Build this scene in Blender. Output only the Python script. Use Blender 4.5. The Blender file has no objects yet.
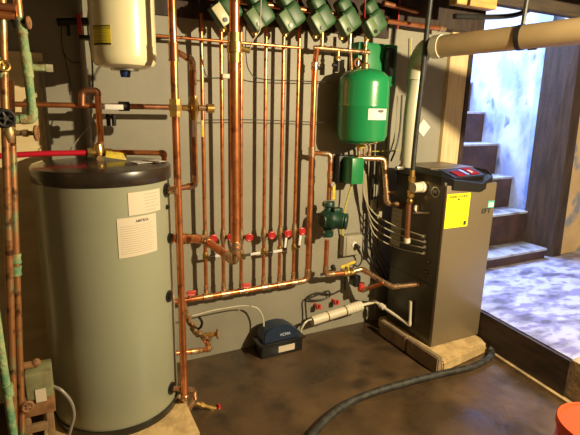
import bpy, bmesh, math, random
from mathutils import Vector as V, Matrix as M, noise as mnoise
random.seed(7)
S = bpy.context.scene
COL = S.collection
R = math.radians
PI = math.pi

# ---------------------------------------------------------------- camera
F = 470.0
CP = V((0.0, -2.52, 1.5))
_p, _y, _r = R(13.5), R(27.0), R(1.4)
FW = V((math.sin(_y)*math.cos(_p), math.cos(_y)*math.cos(_p), -math.sin(_p)))
R0 = V((math.cos(_y), -math.sin(_y), 0.0)); U0 = R0.cross(FW)
RT = R0*math.cos(_r) + U0*math.sin(_r)
UP = U0*math.cos(_r) - R0*math.sin(_r)
cd = bpy.data.cameras.new('camera'); cam = bpy.data.objects.new('camera', cd); COL.objects.link(cam)
rot = M((RT, UP, -FW)).transposed()
cam.matrix_world = M.Translation(CP) @ rot.to_4x4()
cd.sensor_width = 36.0; cd.lens = F/580.0*36.0; cd.clip_start = 0.02
S.camera = cam

def ray(x, y): return FW + RT*((x-290)/F) - UP*((y-217.5)/F)
def at(x, y, Y): r = ray(x, y); return CP + r*((Y-CP.y)/r.y)         # pixel -> point of the plane y = Y
def az(x, y, Z): r = ray(x, y); return CP + r*((Z-CP.z)/r.z)
def ax(x, y, X): r = ray(x, y); return CP + r*((X-CP.x)/r.x)
def on_cyl(x, y, c, rad):
    r = ray(x, y); dx, dy = CP.x-c[0], CP.y-c[1]
    a = r.x**2+r.y**2; b = 2*(r.x*dx+r.y*dy); k = dx*dx+dy*dy-rad*rad
    d = b*b-4*a*k
    t = (-b-math.sqrt(max(d, 0)))/(2*a)
    P = CP + r*t
    return math.atan2(P.y-c[1], P.x-c[0]), P.z

# ---------------------------------------------------------------- materials
MATS = {}
def mat(name, c, rough=.6, metal=0.0, c2=None, scale=8, lo=.4, hi=.6, bump=0, bscale=60, rough2=None, coat=0, detail=6, c3=None, s3=30, lo3=.55, hi3=.7, stretch=None, spec=None):
    m = bpy.data.materials.new(name); m.use_nodes = True; N = m.node_tree.nodes; L = m.node_tree.links
    b = N['Principled BSDF']; b.inputs['Roughness'].default_value = rough; b.inputs['Metallic'].default_value = metal
    b.inputs['Base Color'].default_value = (*c, 1)
    if coat: b.inputs['Coat Weight'].default_value = coat; b.inputs['Coat Roughness'].default_value = .12
    if spec is not None: b.inputs['Specular IOR Level'].default_value = spec
    tc = N.new('ShaderNodeTexCoord'); src = tc.outputs['Object']
    if stretch:
        mp = N.new('ShaderNodeMapping'); mp.inputs['Scale'].default_value = stretch; L.new(src, mp.inputs['Vector']); src = mp.outputs['Vector']
    def nz(s, lo, hi, d=detail):
        n = N.new('ShaderNodeTexNoise'); n.inputs['Scale'].default_value = s; n.inputs['Detail'].default_value = d
        L.new(src, n.inputs['Vector'])
        r = N.new('ShaderNodeValToRGB'); r.color_ramp.elements[0].position = lo; r.color_ramp.elements[1].position = hi
        L.new(n.outputs['Fac'], r.inputs['Fac']); return r.outputs['Color']
    out = None
    if c2:
        f = nz(scale, lo, hi)
        mx = N.new('ShaderNodeMix'); mx.data_type = 'RGBA'; mx.inputs['A'].default_value = (*c, 1); mx.inputs['B'].default_value = (*c2, 1)
        L.new(f, mx.inputs['Factor']); out = mx.outputs['Result']
        if rough2 is not None:
            mr = N.new('ShaderNodeMix'); mr.inputs['A'].default_value = rough; mr.inputs['B'].default_value = rough2
            L.new(f, mr.inputs['Factor']); L.new(mr.outputs['Result'], b.inputs['Roughness'])
    if c3:
        f = nz(s3, lo3, hi3, 3)
        mx = N.new('ShaderNodeMix'); mx.data_type = 'RGBA'; mx.inputs['B'].default_value = (*c3, 1)
        if out: L.new(out, mx.inputs['A'])
        else: mx.inputs['A'].default_value = (*c, 1)
        L.new(f, mx.inputs['Factor']); out = mx.outputs['Result']
    if out: L.new(out, b.inputs['Base Color'])
    if bump:
        n = N.new('ShaderNodeTexNoise'); n.inputs['Scale'].default_value = bscale; n.inputs['Detail'].default_value = 5
        L.new(src, n.inputs['Vector'])
        bp = N.new('ShaderNodeBump'); bp.inputs['Strength'].default_value = bump; bp.inputs['Distance'].default_value = .01
        L.new(n.outputs['Fac'], bp.inputs['Height']); L.new(bp.outputs['Normal'], b.inputs['Normal'])
    MATS[name] = m; return m

mat('wall_paint', (.30, .28, .215), .55, c2=(.235, .215, .165), scale=2.2, lo=.45, hi=.75, bump=.1, bscale=25)
mat('pale_board', (.88, .72, .40), .6, c2=(.76, .60, .32), scale=3, bump=.1, stretch=(1, 1, 4))
mat('old_grey_wall', (.22, .20, .16), .7, c2=(.14, .12, .1), scale=3, bump=.2)
mat('room_wall', (.10, .075, .05), .8, c2=(.06, .045, .035), scale=3)
mat('floor_concrete', (.050, .031, .016), .26, c2=(.120, .072, .034), scale=2.6, lo=.38, hi=.66, bump=.38, bscale=14, rough2=.5, c3=(.038, .025, .015), s3=6, lo3=.5, hi3=.7)
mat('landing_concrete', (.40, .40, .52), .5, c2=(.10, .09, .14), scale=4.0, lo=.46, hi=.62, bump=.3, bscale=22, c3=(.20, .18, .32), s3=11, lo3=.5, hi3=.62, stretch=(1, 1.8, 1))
mat('ledge_wood', (.028, .017, .012), .55, c2=(.055, .03, .02), scale=6, bump=.3, stretch=(1, 1, 4))
mat('tan_concrete', (.42, .30, .15), .8, c2=(.25, .18, .1), scale=9, bump=.4)
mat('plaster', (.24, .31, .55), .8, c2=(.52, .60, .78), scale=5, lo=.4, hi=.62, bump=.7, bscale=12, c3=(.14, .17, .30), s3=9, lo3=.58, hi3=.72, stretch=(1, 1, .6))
mat('yellow_plaster', (.62, .44, .22), .8, c2=(.50, .35, .18), scale=4, bump=.4, c3=(.22, .24, .28), s3=3, lo3=.55, hi3=.62)
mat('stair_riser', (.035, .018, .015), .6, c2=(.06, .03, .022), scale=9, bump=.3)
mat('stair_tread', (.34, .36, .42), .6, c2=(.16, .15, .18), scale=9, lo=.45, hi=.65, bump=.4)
mat('dark_timber', (.030, .018, .013), .7, c2=(.055, .034, .025), scale=5, bump=.5, stretch=(6, 6, .7))
mat('yellow_timber', (.74, .58, .32), .55, c2=(.64, .48, .24), scale=5, bump=.1, stretch=(8, 8, .8))
mat('joist_wood', (.06, .042, .025), .8, c2=(.04, .028, .02), scale=6, stretch=(1, 8, 8))
mat('joist_light', (.62, .36, .09), .7, c2=(.42, .24, .07), scale=6, stretch=(1, 8, 8))
COP = dict(rough=.30, metal=.8)
mat('copper', (.80, .30, .11), .28, .82, c2=(.56, .18, .065), scale=14, lo=.4, hi=.65, c3=(.30, .10, .05), s3=28, lo3=.6, hi3=.72)
mat('dark_copper', (.36, .15, .075), .4, .75, c2=(.62, .28, .12), scale=22, lo=.5, hi=.7)
mat('solder', (.62, .36, .18), .33, .85, c2=(.75, .60, .40), scale=40, lo=.48, hi=.62, c3=(.25, .10, .05), s3=60, lo3=.55, hi3=.66)
mat('brass', (.70, .46, .14), .32, .85, c2=(.45, .27, .08), scale=25)
mat('bronze', (.30, .17, .08), .45, .7, c2=(.5, .34, .16), scale=25)
mat('patina', (.13, .29, .15), .75, .1, c2=(.36, .42, .20), scale=18, lo=.4, hi=.6, bump=.5, bscale=90, c3=(.30, .17, .07), s3=14, lo3=.56, hi3=.66)
mat('stained_copper', (.52, .24, .10), .4, .7, c2=(.30, .42, .22), scale=12, lo=.52, hi=.68, c3=(.12, .06, .03), s3=30)
mat('steel', (.55, .53, .48), .35, .9)
mat('chrome', (.75, .74, .70), .18, 1.0)
mat('black_iron', (.018, .016, .014), .5, .3)
mat('black_plastic', (.012, .012, .012), .28, coat=.3)
mat('black_rubber', (.020, .020, .018), .5, c2=(.035, .034, .03), scale=30)
mat('foam_black', (.012, .011, .010), .9)
mat('hose_rubber', (.016, .015, .013), .6, c2=(.040, .039, .034), scale=26, bump=.3)
mat('tank_grey', (.325, .335, .235), .30, .0, c2=(.30, .305, .215), scale=2, coat=.25)
mat('tank_lid', (.014, .010, .008), .30, c2=(.035, .024, .016), scale=5, coat=.3)
mat('paper', (.66, .57, .44), .6)
mat('paper_white', (.75, .72, .66), .6)
mat('ink', (.03, .028, .025), .6)
mat('print', (.36, .31, .24), .6)
mat('cream_tank', (.88, .80, .50), .28, coat=.5)
mat('green_tank', (.015, .26, .085), .26, coat=.5)
mat('green_box', (.012, .22, .065), .35, coat=.2)
mat('valve_green', (.030, .085, .032), .45, c2=(.045, .115, .045), scale=20)
mat('valve_face', (.12, .19, .085), .4)
mat('valve_pale', (.58, .55, .33), .4)  # lit copy of the face colour, for the leftmost valve
mat('pump_green', (.008, .036, .020), .4, c2=(.014, .055, .032), scale=22, bump=.3)
mat('red_paint', (.50, .022, .022), .38)
mat('red_fitting', (.60, .06, .045), .4)
mat('red_hose', (.55, .012, .03), .35, coat=.2)
mat('yellow_sticker', (.80, .66, .04), .5)
mat('energy_yellow', (.90, .84, .01), .5)
mat('yellow_plastic', (.72, .56, .05), .45, c2=(.5, .36, .05), scale=30)
mat('yellow_cable', (.55, .50, .10), .5)
mat('blue_plastic', (.008, .020, .050), .4)
mat('blue_cap', (.01, .03, .16), .4)
mat('blue_logo', (.45, .55, .65), .5)
mat('pvc_white', (.72, .66, .50), .4)
mat('pvc_cream', (.68, .50, .27), .42, c2=(.58, .42, .22), scale=4)
mat('pvc_grey', (.50, .47, .34), .35)
mat('neutral_tube', (.68, .62, .46), .4)
mat('boiler_front', (.185, .145, .090), .36, .2)
mat('boiler_side', (.075, .068, .050), .38, .4)
mat('bezel', (.014, .013, .012), .45, spec=.3)
mat('display_red', (.30, .008, .008), .7, spec=.15)
mat('teal_sticker', (.10, .45, .42), .5)
mat('concrete_block', (.58, .41, .19), .85, c2=(.42, .29, .13), scale=12, bump=.6, bscale=50)
mat('block_grey', (.20, .145, .09), .85, c2=(.28, .2, .12), scale=12, bump=.6, bscale=50)
mat('outlet_grey', (.30, .27, .20), .5)
mat('outlet_plate', (.36, .33, .25), .5)
mat('wire_grey', (.42, .38, .26), .4)
mat('clear_tube', (.55, .52, .38), .25, coat=.3)
mat('bucket', (.80, .075, .02), .42)
mat('old_cabinet', (.26, .27, .13), .6, c2=(.17, .16, .08), scale=12, c3=(.30, .12, .05), s3=10)
mat('old_wood', (.22, .13, .06), .75, c2=(.32, .2, .09), scale=14)
mat('conduit', (.30, .27, .22), .55, .3)
mat('rusty', (.18, .075, .03), .7, c2=(.3, .15, .06), scale=30)

# ---------------------------------------------------------------- mesh helpers
def orth(d):
    d = d.normalized(); a = V((0, 0, 1)) if abs(d.z) < .9 else V((1, 0, 0))
    u = d.cross(a).normalized(); return u, d.cross(u).normalized()
def ringpts(bm, c, u, v, r, n): return [bm.verts.new(c + u*(math.cos(2*PI*i/n)*r) + v*(math.sin(2*PI*i/n)*r)) for i in range(n)]
def bridge(bm, a, b):
    n = len(a)
    for i in range(n): bm.faces.new((a[i], a[(i+1) % n], b[(i+1) % n], b[i]))
def rounded(pts, bend, k=6):
    pts = [V(p) for p in pts]; out = [pts[0]]
    for i in range(1, len(pts)-1):
        a, b, c = pts[i-1], pts[i], pts[i+1]
        d1 = (a-b); d2 = (c-b); l = min(bend, d1.length*.48, d2.length*.48)
        p, q = b+d1.normalized()*l, b+d2.normalized()*l
        for j in range(k+1):
            t = j/k; out.append((p*(1-t)**2) + (b*2*t*(1-t)) + (q*t*t))
    out.append(pts[-1]); return out
def sweep(bm, pts, r, n=12, cap=True):
    pts = [V(p) for p in pts]
    q = [pts[0]]
    for p in pts[1:]:
        if (p-q[-1]).length > 1e-5: q.append(p)
    pts = q; prev = None; u = None
    if len(pts) < 2: return
    rr = r if callable(r) else (lambda i: r)
    first = None
    for i, p in enumerate(pts):
        d = (pts[min(i+1, len(pts)-1)] - pts[max(i-1, 0)]).normalized()
        if u is None: u, v = orth(d)
        else:
            u = (u - d*u.dot(d)).normalized(); v = d.cross(u).normalized()
        ring = ringpts(bm, p, u, v, rr(i), n)
        if prev: bridge(bm, prev, ring)
        else: first = ring
        prev = ring
    if cap:
        bm.faces.new(list(reversed(first))); bm.faces.new(prev)
def tube(bm, pts, r, bend=None, n=12, k=6): sweep(bm, rounded(pts, bend if bend is not None else r*2.5, k), r, n); return bm
def spline(pts, k=8):
    pts = [V(p) for p in pts]; P = [pts[0]*2-pts[1]] + pts + [pts[-1]*2-pts[-2]]; out = []
    for i in range(1, len(P)-2):
        for j in range(k):
            t = j/k; a, b, c, d = P[i-1], P[i], P[i+1], P[i+2]
            out.append(.5*((2*b)+(c-a)*t+(2*a-5*b+4*c-d)*t*t+(3*b-a-3*c+d)*t**3))
    out.append(pts[-1]); return out
def cable(bm, pts, r, n=8, k=8): sweep(bm, spline(pts, k), r, n); return bm
def cyl(bm, a, b, r0, r1=None, n=16):
    a, b = V(a), V(b); r1 = r0 if r1 is None else r1; u, v = orth(b-a)
    A = ringpts(bm, a, u, v, r0, n); B = ringpts(bm, b, u, v, r1, n); bridge(bm, A, B)
    bm.faces.new(list(reversed(A))); bm.faces.new(B); return bm
def lathe(bm, prof, o, axis=(0, 0, 1), n=32):
    o = V(o); axis = V(axis).normalized(); u, v = orth(axis); prev = None; first = None
    for rad, h in prof:
        if rad < 1e-6: ring = [bm.verts.new(o+axis*h)]
        else: ring = ringpts(bm, o+axis*h, u, v, rad, n)
        if prev is not None:
            if len(prev) == 1 and len(ring) > 1:
                for i in range(n): bm.faces.new((prev[0], ring[(i+1) % n], ring[i]))
            elif len(ring) == 1 and len(prev) > 1:
                for i in range(n): bm.faces.new((prev[i], prev[(i+1) % n], ring[0]))
            elif len(ring) > 1: bridge(bm, prev, ring)
        prev = ring
    return bm
def box(bm, c, s, rot=None, bev=0, seg=2):
    m = M.Translation(V(c)) @ (rot.to_4x4() if rot else M()) @ M.Diagonal((*s, 1))
    r = bmesh.ops.create_cube(bm, size=1, matrix=m)
    if bev:
        es = list({e for v in r['verts'] for e in v.link_edges})
        bmesh.ops.bevel(bm, geom=es, offset=bev, segments=seg, affect='EDGES', profile=.5)
    return bm
def bx(bm, x0, x1, y0, y1, z0, z1, bev=0): return box(bm, ((x0+x1)/2, (y0+y1)/2, (z0+z1)/2), (abs(x1-x0), abs(y1-y0), abs(z1-z0)), None, bev)
def ball(bm, c, r, sc=(1, 1, 1), n=14):
    bmesh.ops.create_uvsphere(bm, u_segments=n, v_segments=max(6, n//2+2), radius=r, matrix=M.Translation(V(c)) @ M.Diagonal((*sc, 1))); return bm
def torus(bm, c, axis, Rr, r, n=20, m=8):
    u, v = orth(V(axis)); pts = [V(c)+u*math.cos(2*PI*i/n)*Rr+v*math.sin(2*PI*i/n)*Rr for i in range(n)]
    ax_ = V(axis).normalized(); rings = []
    for i in range(n):
        d = (pts[i]-V(c)).normalized()
        rings.append([bm.verts.new(pts[i]+d*math.cos(2*PI*j/m)*r+ax_*math.sin(2*PI*j/m)*r) for j in range(m)])
    for i in range(n): bridge(bm, rings[i], rings[(i+1) % n])
    return bm
def prism(bm, poly, z0, z1):
    a = [bm.verts.new((p[0], p[1], z0)) for p in poly]; b = [bm.verts.new((p[0], p[1], z1)) for p in poly]
    bridge(bm, a, b); bm.faces.new(list(reversed(a))); bm.faces.new(b); return bm
def patch(bm, c, rad, a0, a1, z0, z1, n=12, lift=.0012, th=.0008):
    A = []
    for k, rr in ((0, rad+lift), (1, rad+lift+th)):
        A.append([[bm.verts.new((c[0]+math.cos(a0+(a1-a0)*i/n)*rr, c[1]+math.sin(a0+(a1-a0)*i/n)*rr, z)) for z in (z0, z1)] for i in range(n+1)])
    for i in range(n):
        bm.faces.new((A[1][i][0], A[1][i+1][0], A[1][i+1][1], A[1][i][1])); bm.faces.new((A[0][i][0], A[0][i][1], A[0][i+1][1], A[0][i+1][0]))
        for e in (0, 1): bm.faces.new((A[0][i][e], A[0][i+1][e], A[1][i+1][e], A[1][i][e]))
    for i in (0, n): bm.faces.new((A[0][i][0], A[1][i][0], A[1][i][1], A[0][i][1]))
    return bm
def B(): return bmesh.new()

def finish(name, bm, m, parent=None, loc=None, angle=35):
    bmesh.ops.recalc_face_normals(bm, faces=bm.faces)
    me = bpy.data.meshes.new(name); bm.to_mesh(me); bm.free()
    for p in me.polygons: p.use_smooth = True
    try: me.set_sharp_from_angle(angle=R(angle))
    except Exception: pass
    me.materials.append(MATS[m] if isinstance(m, str) else m)
    o = bpy.data.objects.new(name, me); COL.objects.link(o)
    return o
def tag(o, label, cat, group=None):
    o['label'] = label; o['category'] = cat
    if group: o['group'] = group
    return o
def solo(name, bm, m, label, cat, group=None): return tag(finish(name, bm, m), label, cat, group)
def struct(name, bm, m):
    o = finish(name, bm, m); o['kind'] = 'structure'; return o
class Thing:
    def __init__(s, name, label, cat, loc, group=None):
        s.o = bpy.data.objects.new(name, None); COL.objects.link(s.o); s.o.location = V(loc); s.o.empty_display_size = .05
        tag(s.o, label, cat, group); s.loc = V(loc)
    def add(s, name, bm, m, parent=None, label=None, angle=35):
        bmesh.ops.translate(bm, verts=bm.verts, vec=-s.loc)
        o = finish(name, bm, m, angle=angle); o.parent = parent or s.o
        if label: o['label'] = label
        return o
    # a straight or bent pipe with soldered elbows at its corners
    def run(s, pts, r, m='copper', bend=None, fit='solder', elbows=True, part='pipe', n=14):
        pts = [V(p) for p in pts]; bend = bend or r*2.2
        o = s.add(part, tube(B(), pts, r, bend, n), m)
        if elbows and fit:
            for i in range(1, len(pts)-1):
                a, b, c = pts[i-1], pts[i], pts[i+1]
                l = min(bend*1.5, (a-b).length*.5, (c-b).length*.5)
                s.add('elbow', tube(B(), [b+(a-b).normalized()*l, b, b+(c-b).normalized()*l], r*1.2, min(bend, l*.9), n), fit)
        return o
    def sleeve(s, p, d, r, L=.035, m='solder', name='coupling'):
        p = V(p); d = V(d).normalized()
        b = B(); cyl(b, p-d*L/2, p+d*L/2, r*1.22, n=14); cyl(b, p-d*(L/2-.004), p-d*(L/2+.004), r*1.32, n=14); cyl(b, p+d*(L/2-.004), p+d*(L/2+.004), r*1.32, n=14)
        return s.add(name, b, m)
def dup(o, parent=None):
    c = o.copy(); COL.objects.link(c); c.parent = parent
    for ch in list(o.children): dup(ch, c)
    return c
def textmesh(txt, size, bold=False):
    cu = bpy.data.curves.new('lettering', 'FONT'); cu.body = txt; cu.size = size; cu.align_x = 'CENTER'; cu.align_y = 'CENTER'; cu.extrude = .0004
    if bold: cu.offset = size*.02
    t = bpy.data.objects.new('lettering', cu); COL.objects.link(t)
    dg = bpy.context.evaluated_depsgraph_get(); me = bpy.data.meshes.new_from_object(t.evaluated_get(dg))
    b = B(); b.from_mesh(me); bpy.data.objects.remove(t); bpy.data.curves.remove(cu); return b
def text_on(T, txt, size, o, u, v, m='ink', parent=None, bold=False, sx=1.0):
    b = textmesh(txt, size, bold); u, v = V(u).normalized(), V(v).normalized(); w = u.cross(v)
    for q in b.verts: q.co = V(o)+u*q.co.x*sx+v*q.co.y+w*q.co.z
    return T.add('lettering', b, m, parent)
def text_cyl(T, txt, size, c, rad, a, z, m='ink', parent=None, bold=False, sx=1.0):
    b = textmesh(txt, size, bold)
    for q in b.verts:
        an = a + q.co.x*sx/rad; rr = rad+q.co.z
        q.co = V((c[0]+math.cos(an)*rr, c[1]+math.sin(an)*rr, z+q.co.y))
    return T.add('lettering', b, m, parent)
def handwheel(bm, c, axis, rad, tr=.0035, spokes=5):
    axis = V(axis).normalized(); torus(bm, c, axis, rad, tr*1.4, 18, 8); cyl(bm, V(c)-axis*.006, V(c)+axis*.006, rad*.3, n=10)
    u, v = orth(axis)
    for i in range(spokes):
        a = 2*PI*i/spokes; d = u*math.cos(a)+v*math.sin(a); cyl(bm, V(c)+d*rad*.2, V(c)+d*rad, tr, n=6)
    return bm
X, Yv, Z = V((1, 0, 0)), V((0, 1, 0)), V((0, 0, 1))

# ================================================================ SETTING
def shell():
    ZT = 2.3
    b = B(); bx(b, -1.2, 2.46, -4.2, 0.12, -.1, 0); struct('floor', b, 'floor_concrete')
    b = B(); bx(b, -1.2, 2.615, 0, .12, 0, ZT); struct('wall_back', b, 'wall_paint')
    b = B(); bx(b, -1.2, 0.0, -.018, -.001, 0.0, 1.70); struct('wall_board', b, 'pale_board')
    b = B(); bx(b, -1.3, -1.2, -4.2, .12, 0, ZT); struct('wall_left', b, 'room_wall')
    b = B(); bx(b, -1.3, 5.4, -4.3, -4.2, 0, ZT); struct('wall_front', b, 'room_wall')
    b = B(); bx(b, 5.3, 5.4, -4.2, .12, 0, ZT); struct('wall_right', b, 'room_wall')
    # raised landing: its edge runs a little askew
    top = [(2.41, .12), (2.405, -.60), (2.345, -1.215), (5.3, -1.215), (5.3, .12)]
    b = B(); prism(b, top, 0, .24); struct('floor_landing', b, 'landing_concrete')
    b = B(); prism(b, [(2.345, -1.215), (2.30, -1.75), (2.26, -4.2), (5.3, -4.2), (5.3, -1.215)], 0, .235); struct('trim_1', b, 'tan_concrete')
    b = B(); prism(b, [(2.385, -.02), (2.385, -.60), (2.325, -1.215), (2.343, -1.215), (2.403, -.60), (2.408, -.02)], .0, .232); struct('trim_2', b, 'ledge_wood')
    b = B(); prism(b, [(2.37, -.45), (2.36, -.62), (2.295, -1.30), (2.322, -1.30), (2.383, -.62), (2.383, -.45)], .0, .022); struct('trim_3', b, 'tan_concrete')
    # timber facing between the grey wall and the doorway
    b = B(); bx(b, 2.45, 2.615, -.03, .0, .24, 2.0); struct('trim_4', b, 'yellow_timber')
    b = B(); bx(b, 2.617, 2.655, -.035, .11, .24, 2.0); struct('trim_5', b, 'dark_timber')
    b = B(); bx(b, 1.93, 2.66, -.10, .0, 1.995, 2.17, .004); struct('trim_6', b, 'dark_timber')
    b = B(); bx(b, .44, 1.928, -.024, .0, at(290, 29, 0).z, 2.3); struct('trim_9', b, 'dark_timber')  # dark strip across the upper wall behind the zone valves
    # right jamb: heavy dark timber
    b = B()
    lo = [(3.785, .22), (3.885, -.03), (4.00, -.03), (4.00, .22)]; hi = [(3.735, .22), (3.80, -.03), (3.92, -.03), (3.92, .22)]
    A = [b.verts.new((p[0], p[1], .24)) for p in lo]; C = [b.verts.new((p[0], p[1], 2.2)) for p in hi]
    bridge(b, A, C); b.faces.new(list(reversed(A))); b.faces.new(C); struct('trim_7', b, 'dark_timber')
    b = B(); bx(b, 3.90, 5.3, 0, .12, .24, ZT); struct('wall_far_right', b, 'yellow_plaster')
    # stairwell
    b = B(); bx(b, 3.80, 3.95, .23, 2.2, .1, 2.30); struct('wall_stairwell_right', b, 'plaster')
    b = B(); bx(b, 2.50, 2.62, .125, 2.2, .1, 2.30); struct('wall_stairwell_left', b, 'plaster')
    # ceiling and joists
    b = B(); bx(b, -1.3, 5.4, -4.3, .12, ZT, ZT+.1); struct('ceiling', b, 'joist_wood')
shell()
t = Thing('bulkhead_stairs', 'steep concrete stairs with dark risers climbing to daylight behind the doorway', 'stairs', (3.25, 0, .24))
zs = [.335, .62, .905, 1.19, 1.475, 1.76]
for i, z in enumerate(zs):
    y0 = 0.0 + .2*i - (.03 if i == 0 else 0); y1 = .2*(i+1) + (.0 if i < 5 else .8)
    x0 = 2.66 if i == 0 else 2.63
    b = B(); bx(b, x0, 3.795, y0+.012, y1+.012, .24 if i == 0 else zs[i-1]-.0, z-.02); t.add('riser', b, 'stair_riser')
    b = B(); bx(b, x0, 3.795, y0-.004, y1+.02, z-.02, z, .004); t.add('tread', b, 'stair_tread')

# ceiling joists seen along the top edge
for i, (x0, x1, y0, y1, z0, m, lab) in enumerate([
    (at(457, 5, -.56).x, at(497, 5, -.56).x, -.56, -.50, at(480, 7, -.56).z, 'joist_light', 'pale sawn ceiling joist end above the beige pipe'),
    (2.2, 5.3, -.42, -.36, 2.10, 'joist_wood', 'dark ceiling joist above the doorway'),
    (-1.2, 5.3, -1.05, -1.0, 2.12, 'joist_wood', 'dark ceiling joist nearer the room, over the floor')]):
    b = B(); bx(b, x0, x1, y0, y1, z0, 2.3, .003); solo('ceiling_joist', b, m, lab, 'joist')

# ================================================================ WATER HEATER
TC = (.188, -.42); TR = .270; TZ0, TZ1 = .13, 1.242
t = Thing('water_tank', 'tall round grey-green water tank with glossy black lid on a concrete pad', 'water heater', (*TC, TZ0))
b = B(); lathe(b, [(0, 0), (TR-.006, 0), (TR-.002, .03), (TR, .045), (TR, TZ1-TZ0-.05), (0, TZ1-TZ0-.05)], (*TC, TZ0), n=72); body = t.add('body', b, 'tank_grey')
b = B(); lathe(b, [(0, -.004), (TR+.004, -.004), (TR+.006, .0), (TR+.006, .028), (0, .028)], (*TC, TZ0), n=72); t.add('base_ring', b, 'black_plastic')
b = B(); h = TZ1-TZ0
lathe(b, [(0, h-.058), (TR+.002, h-.058), (TR+.0035, h-.055), (TR+.0035, h-.008), (TR+.001, h-.002), (TR-.006, h), (TR*.6, h+.006), (0, h+.010)], (*TC, TZ0), n=72); t.add('lid', b, 'tank_lid')
def cylpatch(T, corners, m, c, rad, parent=None, name='label_sheet', label=None):
    (xa, ya), (xb, yb) = corners
    a0, z1 = on_cyl(xa, ya, c, rad); a1, z0 = on_cyl(xb, yb, c, rad)
    b = B(); patch(b, c, rad, a0, a1, z0, z1); return T.add(name, b, m, parent, label), a0, a1, z0, z1
s, a0, a1, z0, z1 = cylpatch(t, ((127.5, 193), (160, 209.5)), 'paper', TC, TR, name='paper_sheet')
for k in range(6):
    b = B(); zz = z1-(z1-z0)*(k+1)/7; patch(b, TC, TR, a0+(a1-a0)*(.45), a0+(a1-a0)*(.9-.08*(k % 2)), zz-.0012, zz+.0006, lift=.0022, th=.0003); t.add('print_line', b, 'print', s)
s, a0, a1, z0, z1 = cylpatch(t, ((116.5, 219), (157, 250)), 'paper', TC, TR, name='paper_sheet')
text_cyl(t, 'AMTROL', .015, TC, TR+.0022, a0+(a1-a0)*.60, z1-.018, parent=s, bold=True)
for k in range(13):
    b = B(); zz = z1-.034-(z1-z0-.04)*(k)/13; w = random.uniform(.82, .96); patch(b, TC, TR, a0+(a1-a0)*.06, a0+(a1-a0)*w, zz-.0009, zz+.0005, lift=.0022, th=.0003); t.add('print_line', b, 'print', s)
# port flanges on the right of the tank
def tank_port(px, py, big=.030, ang=None):
    a, z = on_cyl(px, py, TC, TR); d = V((math.cos(a), math.sin(a), 0)); o = V((*TC, z))+d*TR
    b = B(); cyl(b, o-d*.004, o+d*.008, big, n=20); cyl(b, o, o+d*.012, big*.62, n=20); t.add('port_flange', b, 'black_plastic', body)
    return o, d
pB = tank_port(166, 190); pP = tank_port(166.5, 207, .010); pD = tank_port(169, 238, .022); pH = tank_port(168.5, 296, .026); pL = tank_port(171, 388, .028)
b = B(); pts = [V((TC[0]+math.cos(a)*(TR+.006), TC[1]+math.sin(a)*(TR+.006), z)) for a, z in [on_cyl(x, y, TC, TR) for x, y in [(41, 180), (44, 186), (45, 200), (48, 230), (50, 262)]]]
cable(b, pts, .0012); t.add('sensor_wire', b, 'wire_grey', body)
# pad under the tank
b = B(); bx(b, -.13, .470, -.80, -.10, 0, .126, .012); solo('concrete_pad', b, 'concrete_block', 'rough tan concrete pad under the grey-green tank', 'concrete pad')

# ================================================================ CREAM EXPANSION TANK
c = (.30, -.40); r = .127
zb = 1.624
t = Thing('expansion_tank', 'cream expansion tank with a yellow warning sticker, hung above the grey tank', 'tank', (*c, zb))
b = B(); lathe(b, [(0, .0), (.05, .001), (r*.7, .006), (r*.90, .015), (r*.98, .030), (r, .050), (r, .44), (r*.95, .50), (r*.6, .55), (0, .56)], (*c, zb), n=56); bd = t.add('body', b, 'cream_tank')
b = B(); lathe(b, [(0, -.006), (.055, -.006), (.057, .002), (0, .004)], (*c, zb+.002), n=30); t.add('bottom_plate', b, 'steel')
b = B(); lathe(b, [(0, -.03), (.018, -.03), (.022, -.012), (.022, .0), (0, 0)], (*c, zb), n=20); t.add('valve_cap', b, 'blue_cap')
s, a0, a1, z0, z1 = cylpatch(t, ((93, 25.5), (111.5, 45)), 'yellow_sticker', c, r, bd, 'sticker')
for zz, th_ in ((z1-.004, .002), (z0+.004, .003), (z1-.012, .0012)):
    b = B(); patch(b, c, r, a0, a1, zz-th_, zz+th_, lift=.0022, th=.0003); t.add('print_line', b, 'ink', s)
for k in range(6):
    b = B(); zz = z1-.02-.009*k; patch(b, c, r, a0+(a1-a0)*.1, a0+(a1-a0)*.85, zz-.0004, zz+.0004, lift=.0022, th=.0003); t.add('print_line', b, 'ink', s)

# ================================================================ GREEN EXPANSION TANK + boxes
c = (1.652, -.185); r = .148; z0g, z1g = 1.278, 1.715
t = Thing('expansion_tank', 'glossy green expansion tank with white label hung on the grey wall', 'tank', (*c, z0g))
h = z1g-z0g
b = B(); lathe(b, [(0, 0), (.04, .002), (r*.7, .012), (r*.93, .030), (r, .058), (r, h*.50), (r*1.012, h*.51), (r*1.012, h*.525), (r, h*.535), (r, h-.085), (r*.96, h-.055), (r*.75, h-.022), (.05, h-.004), (0, h)], (*c, z0g), n=56); bd = t.add('body', b, 'green_tank')
b = B(); lathe(b, [(0, h-.01), (.022, h-.01), (.022, h+.02), (.013, h+.03), (.013, h+.07), (0, h+.07)], (*c, z0g), n=18); t.add('nipple', b, 'bronze')
b = B(); lathe(b, [(0, -.02), (.02, -.02), (.028, .0), (0, .004)], (*c, z0g), n=18); t.add('valve_cap', b, 'yellow_plastic')
s, a0, a1, zz0, zz1 = cylpatch(t, ((368.5, 108.5), (385.5, 120)), 'paper_white', c, r, bd, 'label_sheet')
am = a0+(a1-a0)*.6
b = B()
for k in range(20):
    q = 2*PI*k/20; an = am+math.cos(q)*.022/r; b.verts.new((c[0]+math.cos(an)*(r+.003), c[1]+math.sin(an)*(r+.003), zz1-.013+math.sin(q)*.008))
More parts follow.
